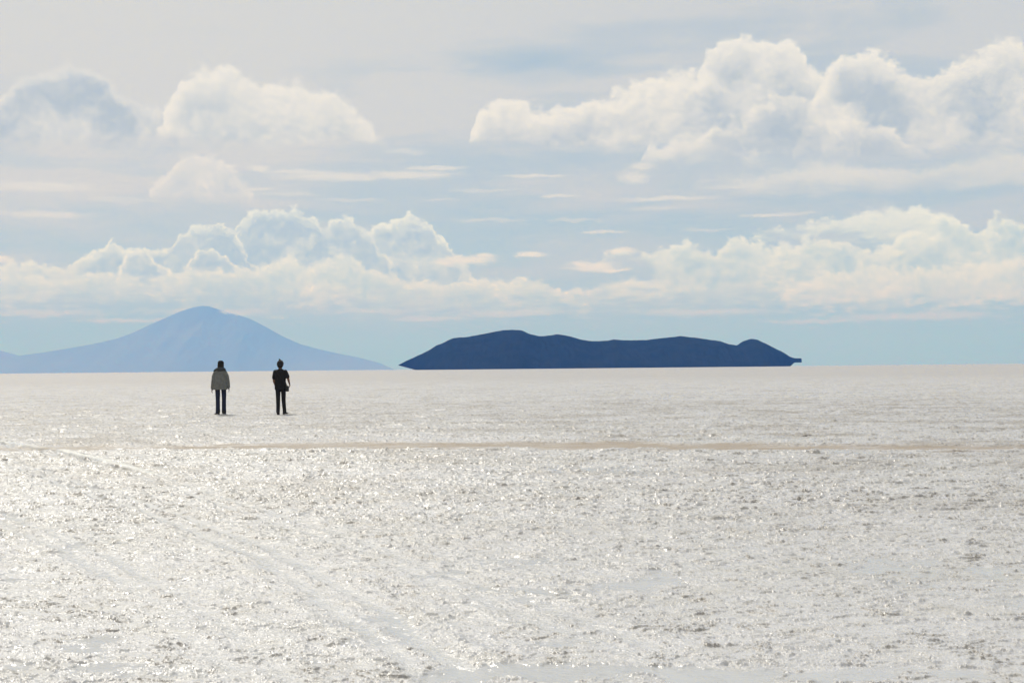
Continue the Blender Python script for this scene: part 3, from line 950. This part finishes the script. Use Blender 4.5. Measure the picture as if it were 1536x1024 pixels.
def person_parka():
    """1.75 m, seen from behind, hooded grey parka over navy jeans"""
    x, y = gnd(331.0, 622.5)
    root = empty('person', (x, y, 0.0), R(4))
    tag(root, 'person seen from behind in a grey-green parka and navy jeans, dark cap, arms hanging', 'person', None, 'people walking on the salt')
    LA, RA = (-0.085, -0.02, 0.085), (0.105, 0.02, 0.085)
    LK, RK = (-0.092, 0.035, 0.49), (0.100, 0.06, 0.49)
    LH, RH = (-0.095, 0.0, 0.90), (0.095, 0.0, 0.90)
    HC = (0.010, 0.03, 1.615)
    SL, EL, WL = (-0.165, -0.01, 1.37), (-0.212, -0.03, 1.11), (-0.262, 0.02, 0.86)
    SR, ER, WR = (0.155, -0.01, 1.37), (0.222, -0.03, 1.11), (0.252, 0.03, 0.89)
    # continuous body
    bm = bmesh.new()
    head_shapes(bm, HC)
    chain(bm, [(0.0, -0.01, 1.40, .062), (0.008, 0.015, 1.55, .055)])
    slab(bm, [(0.88, 0, 0, .12, .075), (0.95, 0, 0, .15, .10), (1.05, 0, 0, .145, .10), (1.2, 0, 0, .155, .105), (1.33, 0, 0, .175, .105), (1.41, 0, -.01, .15, .08), (1.46, 0, -.01, .07, .055)])
    for hp, kn, an in ((LH, LK, LA), (RH, RK, RA)):
        chain(bm, leg_pts(hp, kn, an, (.048, .042, .034)))
        chain(bm, [(an[0], an[1], .06, .04), (an[0], an[1] + 0.14, .04, .032)])
    for s, S_, E_, W_ in ((-1, SL, EL, WL), (1, SR, ER, WR)):
        chain(bm, [(*S_, .055), (*E_, .041), (*W_, .026)])
        hand(bm, W_, Vector(W_) - Vector(E_), s, 0.5)
    fuse('body', bm, skin, root, 0.0065, 3)
    # trousers
    bm = bmesh.new()
    slab(bm, [(0.89, 0, 0, .14, .10), (0.92, 0, 0, .175, .125), (0.98, 0, 0, .175, .12), (1.04, 0, 0, .165, .115)])
    for hp, kn, an, s in ((LH, LK, LA, -1), (RH, RK, RA, 1)):
        chain(bm, [(*hp, .084), (kn[0], kn[1], kn[2] + .18, .076), (*kn, .068), (kn[0] * .5 + an[0] * .5, .02, .28, .068), (an[0], an[1], .09, .072)])
    fuse('trousers', bm, navy, root, 0.008, 3)
    shoe('shoe', root, (LA[0], LA[1]), R(38))
    shoe('shoe', root, (RA[0], RA[1]), R(-6))
    # parka: loose, flaring to the hem, baggy sleeves
    bm = bmesh.new()
    slab(bm, [(0.815, 0, 0, .215, .165), (0.83, 0, 0, .225, .175), (0.95, 0, 0, .222, .172), (1.10, 0.0, 0, .200, .160), (1.25, 0, -.005, .182, .150),
              (1.36, 0, -.01, .165, .130), (1.43, 0, -.01, .135, .105), (1.47, 0.0, -.005, .095, .085)], 40, 0.022, 2)
    for s, S_, E_, W_ in ((-1, SL, EL, WL), (1, SR, ER, WR)):
        Wc = Vector(E_).lerp(Vector(W_), 0.93)
        chain(bm, [(S_[0] * .86, S_[1], S_[2] - .005, .078), (*Vector(S_).lerp(Vector(E_), .5), .082), (*E_, .072), (*Vector(E_).lerp(Vector(W_), .5), .064), (*Wc, .054)])
    pk = fuse('parka', bm, parka, root, 0.009, 5)
    # hood folded back as a thick collar, heavier on the left shoulder
    bm = bmesh.new()
    ring = []
    for k in range(17):
        a = 2 * math.pi * k / 16
        cx, cy = 0.005 + 0.118 * math.cos(a), 0.0 + 0.095 * math.sin(a)
        ring.append((cx, cy, 1.475 + 0.018 * math.sin(a * 1) * -1, .040 + .008 * math.sin(3 * a)))
    for a_, b_ in zip(ring[:-1], ring[1:]):
        chain(bm, [a_, b_], 1, 10)
    chain(bm, [(-0.10, -0.07, 1.468, .044), (-0.165, -0.05, 1.435, .036), (-0.205, -0.03, 1.405, .022)], .8)
    chain(bm, [(0.10, -0.07, 1.468, .042), (0.160, -0.05, 1.435, .032)], .8)
    ball(bm, (0.0, -0.115, 1.455), .12, .05, .055)
    fuse('hood', bm, fleece, pk, 0.009, 3)
    for s, E_, W_ in ((-1, EL, WL), (1, ER, WR)):
        bm = bmesh.new()
        c1, c2 = Vector(E_).lerp(Vector(W_), 0.88), Vector(E_).lerp(Vector(W_), 1.0)
        chain(bm, [(*c1, .055), (*c2, .050)], 1, 14)
        fuse('cuff', bm, parka, pk, 0.008, 1)
    # knitted cap with the hair below it
    bm = bmesh.new()
    hx, hy, hz = HC
    slab(bm, [(hz - .125, hx, hy - .035, .088, .075), (hz - .10, hx, hy - .035, .100, .088), (hz - .03, hx, hy - .022, .102, .104), (hz + .03, hx, hy - .012, .092, .104)], 28, 0.015, 1)
    fuse('hair', bm, hair_black, root, 0.007, 3)
    bm = bmesh.new()
    slab(bm, [(hz + .012, hx, hy - .008, .098, .112), (hz + .05, hx, hy - .010, .099, .112), (hz + .09, hx, hy - .012, .088, .100),
              (hz + .118, hx, hy - .014, .064, .074), (hz + .133, hx, hy - .014, .030, .036)], 28, 0.01, 4)
    fuse('cap', bm, black_cloth, root, 0.007, 3)
    return root


def person_black():
    """slim, black short-sleeved shirt and black trousers, right hand bent at the hip"""
    x, y = gnd(421.0, 622.0)
    root = empty('person', (x, y, 0.0), R(-3))
    tag(root, 'person seen from behind, all in black, short sleeves, tuft of hair on top', 'person', None, 'people walking on the salt')
    LA, RA = (-0.085, 0.0, 0.085), (0.125, 0.02, 0.085)
    LK, RK = (-0.088, 0.04, 0.48), (0.085, 0.05, 0.48)
    LH, RH = (-0.088, 0.0, 0.90), (0.078, 0.0, 0.90)
    HC = (-0.005, 0.03, 1.605)
    SL, EL, WL = (-0.180, -0.01, 1.375), (-0.205, -0.03, 1.09), (-0.165, 0.10, 0.87)
    SR, ER, WR = (0.175, -0.01, 1.375), (0.262, -0.05, 1.13), (0.268, 0.10, 0.985)
    bm = bmesh.new()
    head_shapes(bm, HC)
    chain(bm, [(-0.005, -0.01, 1.39, .060), (-0.005, 0.015, 1.54, .053)])
    slab(bm, [(0.88, 0, 0, .12, .075), (0.95, 0, 0, .145, .10), (1.05, 0, 0, .138, .095), (1.2, 0, 0, .15, .10), (1.32, 0, 0, .172, .10), (1.40, 0, -.01, .15, .08), (1.45, 0, -.01, .07, .055)])
    for hp, kn, an in ((LH, LK, LA), (RH, RK, RA)):
        chain(bm, leg_pts(hp, kn, an, (.057, .045, .035)))
        chain(bm, [(an[0], an[1], .06, .04), (an[0], an[1] + 0.14, .04, .032)])
    for s, S_, E_, W_ in ((-1, SL, EL, WL), (1, SR, ER, WR)):
        chain(bm, [(*S_, .054), (*E_, .040), (*W_, .026)])
        hand(bm, W_, Vector(W_) - Vector(E_), s, 0.8)
    fuse('body', bm, skin, root, 0.0065, 3)
    bm = bmesh.new()
    slab(bm, [(0.87, 0, 0, .13, .10), (0.91, 0, 0, .172, .122), (0.98, 0, 0, .168, .118), (1.04, 0, 0, .155, .108)])
    for hp, kn, an in ((LH, LK, LA), (RH, RK, RA)):
        chain(bm, [(*hp, .086), (kn[0], kn[1], kn[2] + .18, .076), (*kn, .068), (kn[0] * .5 + an[0] * .5, .03, .28, .062), (an[0], an[1], .09, .060)])
    fuse('trousers', bm, black_trouser, root, 0.008, 3)
    shoe('shoe', root, (LA[0], LA[1]), R(6))
    shoe('shoe', root, (RA[0], RA[1]), R(-28))
    bm = bmesh.new()
    slab(bm, [(0.80, 0, 0, .178, .128), (0.815, 0, 0, .186, .134), (0.93, 0, 0, .188, .134), (1.06, 0.0, 0, .170, .124), (1.20, 0, 0, .180, .126),
              (1.32, 0, -.005, .194, .122), (1.40, 0, -.01, .165, .100), (1.445, 0, -.005, .085, .075), (1.462, 0, 0, .068, .066)], 36, 0.018, 5)
    for s, S_, E_ in ((-1, SL, EL), (1, SR, ER)):
        chain(bm, [(S_[0] * .88, S_[1], S_[2] - .005, .074), (*Vector(S_).lerp(Vector(E_), .5), .068), (*Vector(S_).lerp(Vector(E_), .72), .066)])
    fuse('shirt', bm, black_cloth, root, 0.008, 4)
    hx, hy, hz = HC
    bm = bmesh.new()
    slab(bm, [(hz - .115, hx, hy - .035, .060, .055), (hz - .08, hx, hy - .035, .082, .080), (hz - .02, hx, hy - .024, .104, .104), (hz + .04, hx, hy - .016, .107, .110),
              (hz + .09, hx, hy - .012, .084, .094), (hz + .12, hx - .004, hy - .012, .052, .060)], 28, 0.03, 3)
    chain(bm, [(hx - .004, hy - .02, hz + .105, .042), (hx - .018, hy - .02, hz + .145, .030), (hx - .040, hy - .02, hz + .172, .012)], 1, 12)
    chain(bm, [(hx + .03, hy + .0, hz + .09, .034), (hx + .052, hy, hz + .125, .012)], 1, 10)
    fuse('hair', bm, hair_black, root, 0.006, 2)
    # small bag at the right hip
    bag = empty('shoulder_bag', (x + 0.215, y - 0.03, 0.815), R(-3))
    tag(bag, 'small black bag hanging at the right hip of the person dressed in black', 'bag')
    bm = bmesh.new()
    slab(bm, [(-0.075, 0.005, 0, .040, .095), (-0.065, 0.005, 0, .048, .105), (0.0, 0.002, 0, .052, .108), (0.075, -0.008, 0, .044, .102), (0.10, -0.014, 0, .030, .092)], 28, 0.01, 2)
    fuse('pouch', bm, bag_mat, bag, 0.006, 2)
    bm = bmesh.new()
    slab(bm, [(0.02, 0.012, 0, .050, .108), (0.07, 0.004, 0, .052, .110), (0.108, -0.012, 0, .038, .100)], 28, 0.0, 2)
    fuse('flap', bm, bag_mat, bag, 0.006, 1)
    st = bmesh.new()
    # strap runs up the back to the left shoulder and returns down the front
    back = [(-0.01, -0.09, 0.09), (-0.10, -0.118, 0.27), (-0.22, -0.130, 0.44), (-0.31, -0.115, 0.56), (-0.345, -0.04, 0.632)]
    front = [(-0.345, -0.04, 0.632), (-0.31, 0.11, 0.56), (-0.22, 0.15, 0.44), (-0.10, 0.15, 0.27), (-0.01, 0.09, 0.09)]
    for path in (back, front):
        for a_, b_ in zip(path[:-1], path[1:]):
            chain(st, [(*a_, .008), (*b_, .008)], 0.5, 8)
    me = bpy.data.meshes.new('strap')
    st.to_mesh(me); st.free()
    link_mesh('strap', me, bag_mat, bag)
    return root


person_parka()
person_black()


# ------------------------------------------------------------------ stone on the salt, right of the middle
def stone():
    x, y = gnd(1215, 654.5)
    bm = bmesh.new()
    slab(bm, [(-0.01, 0, 0, .21, .09), (0.008, -.01, 0, .19, .085), (0.018, -.03, 0, .12, .06), (0.030, -.045, 0, .05, .03)], 26, 0.09, 1)
    o = fuse('stone', bm, mat('dark_mud_clod', (0.07, 0.064, 0.055), (0.16, 0.148, 0.13), 40, 0.9, 0.8, 0.01), None, 0.006, 2)
    o.location = (x, y, 0.0)
    tag(o, 'small flat dark stone lying alone on the salt right of the middle', 'stone')


stone()
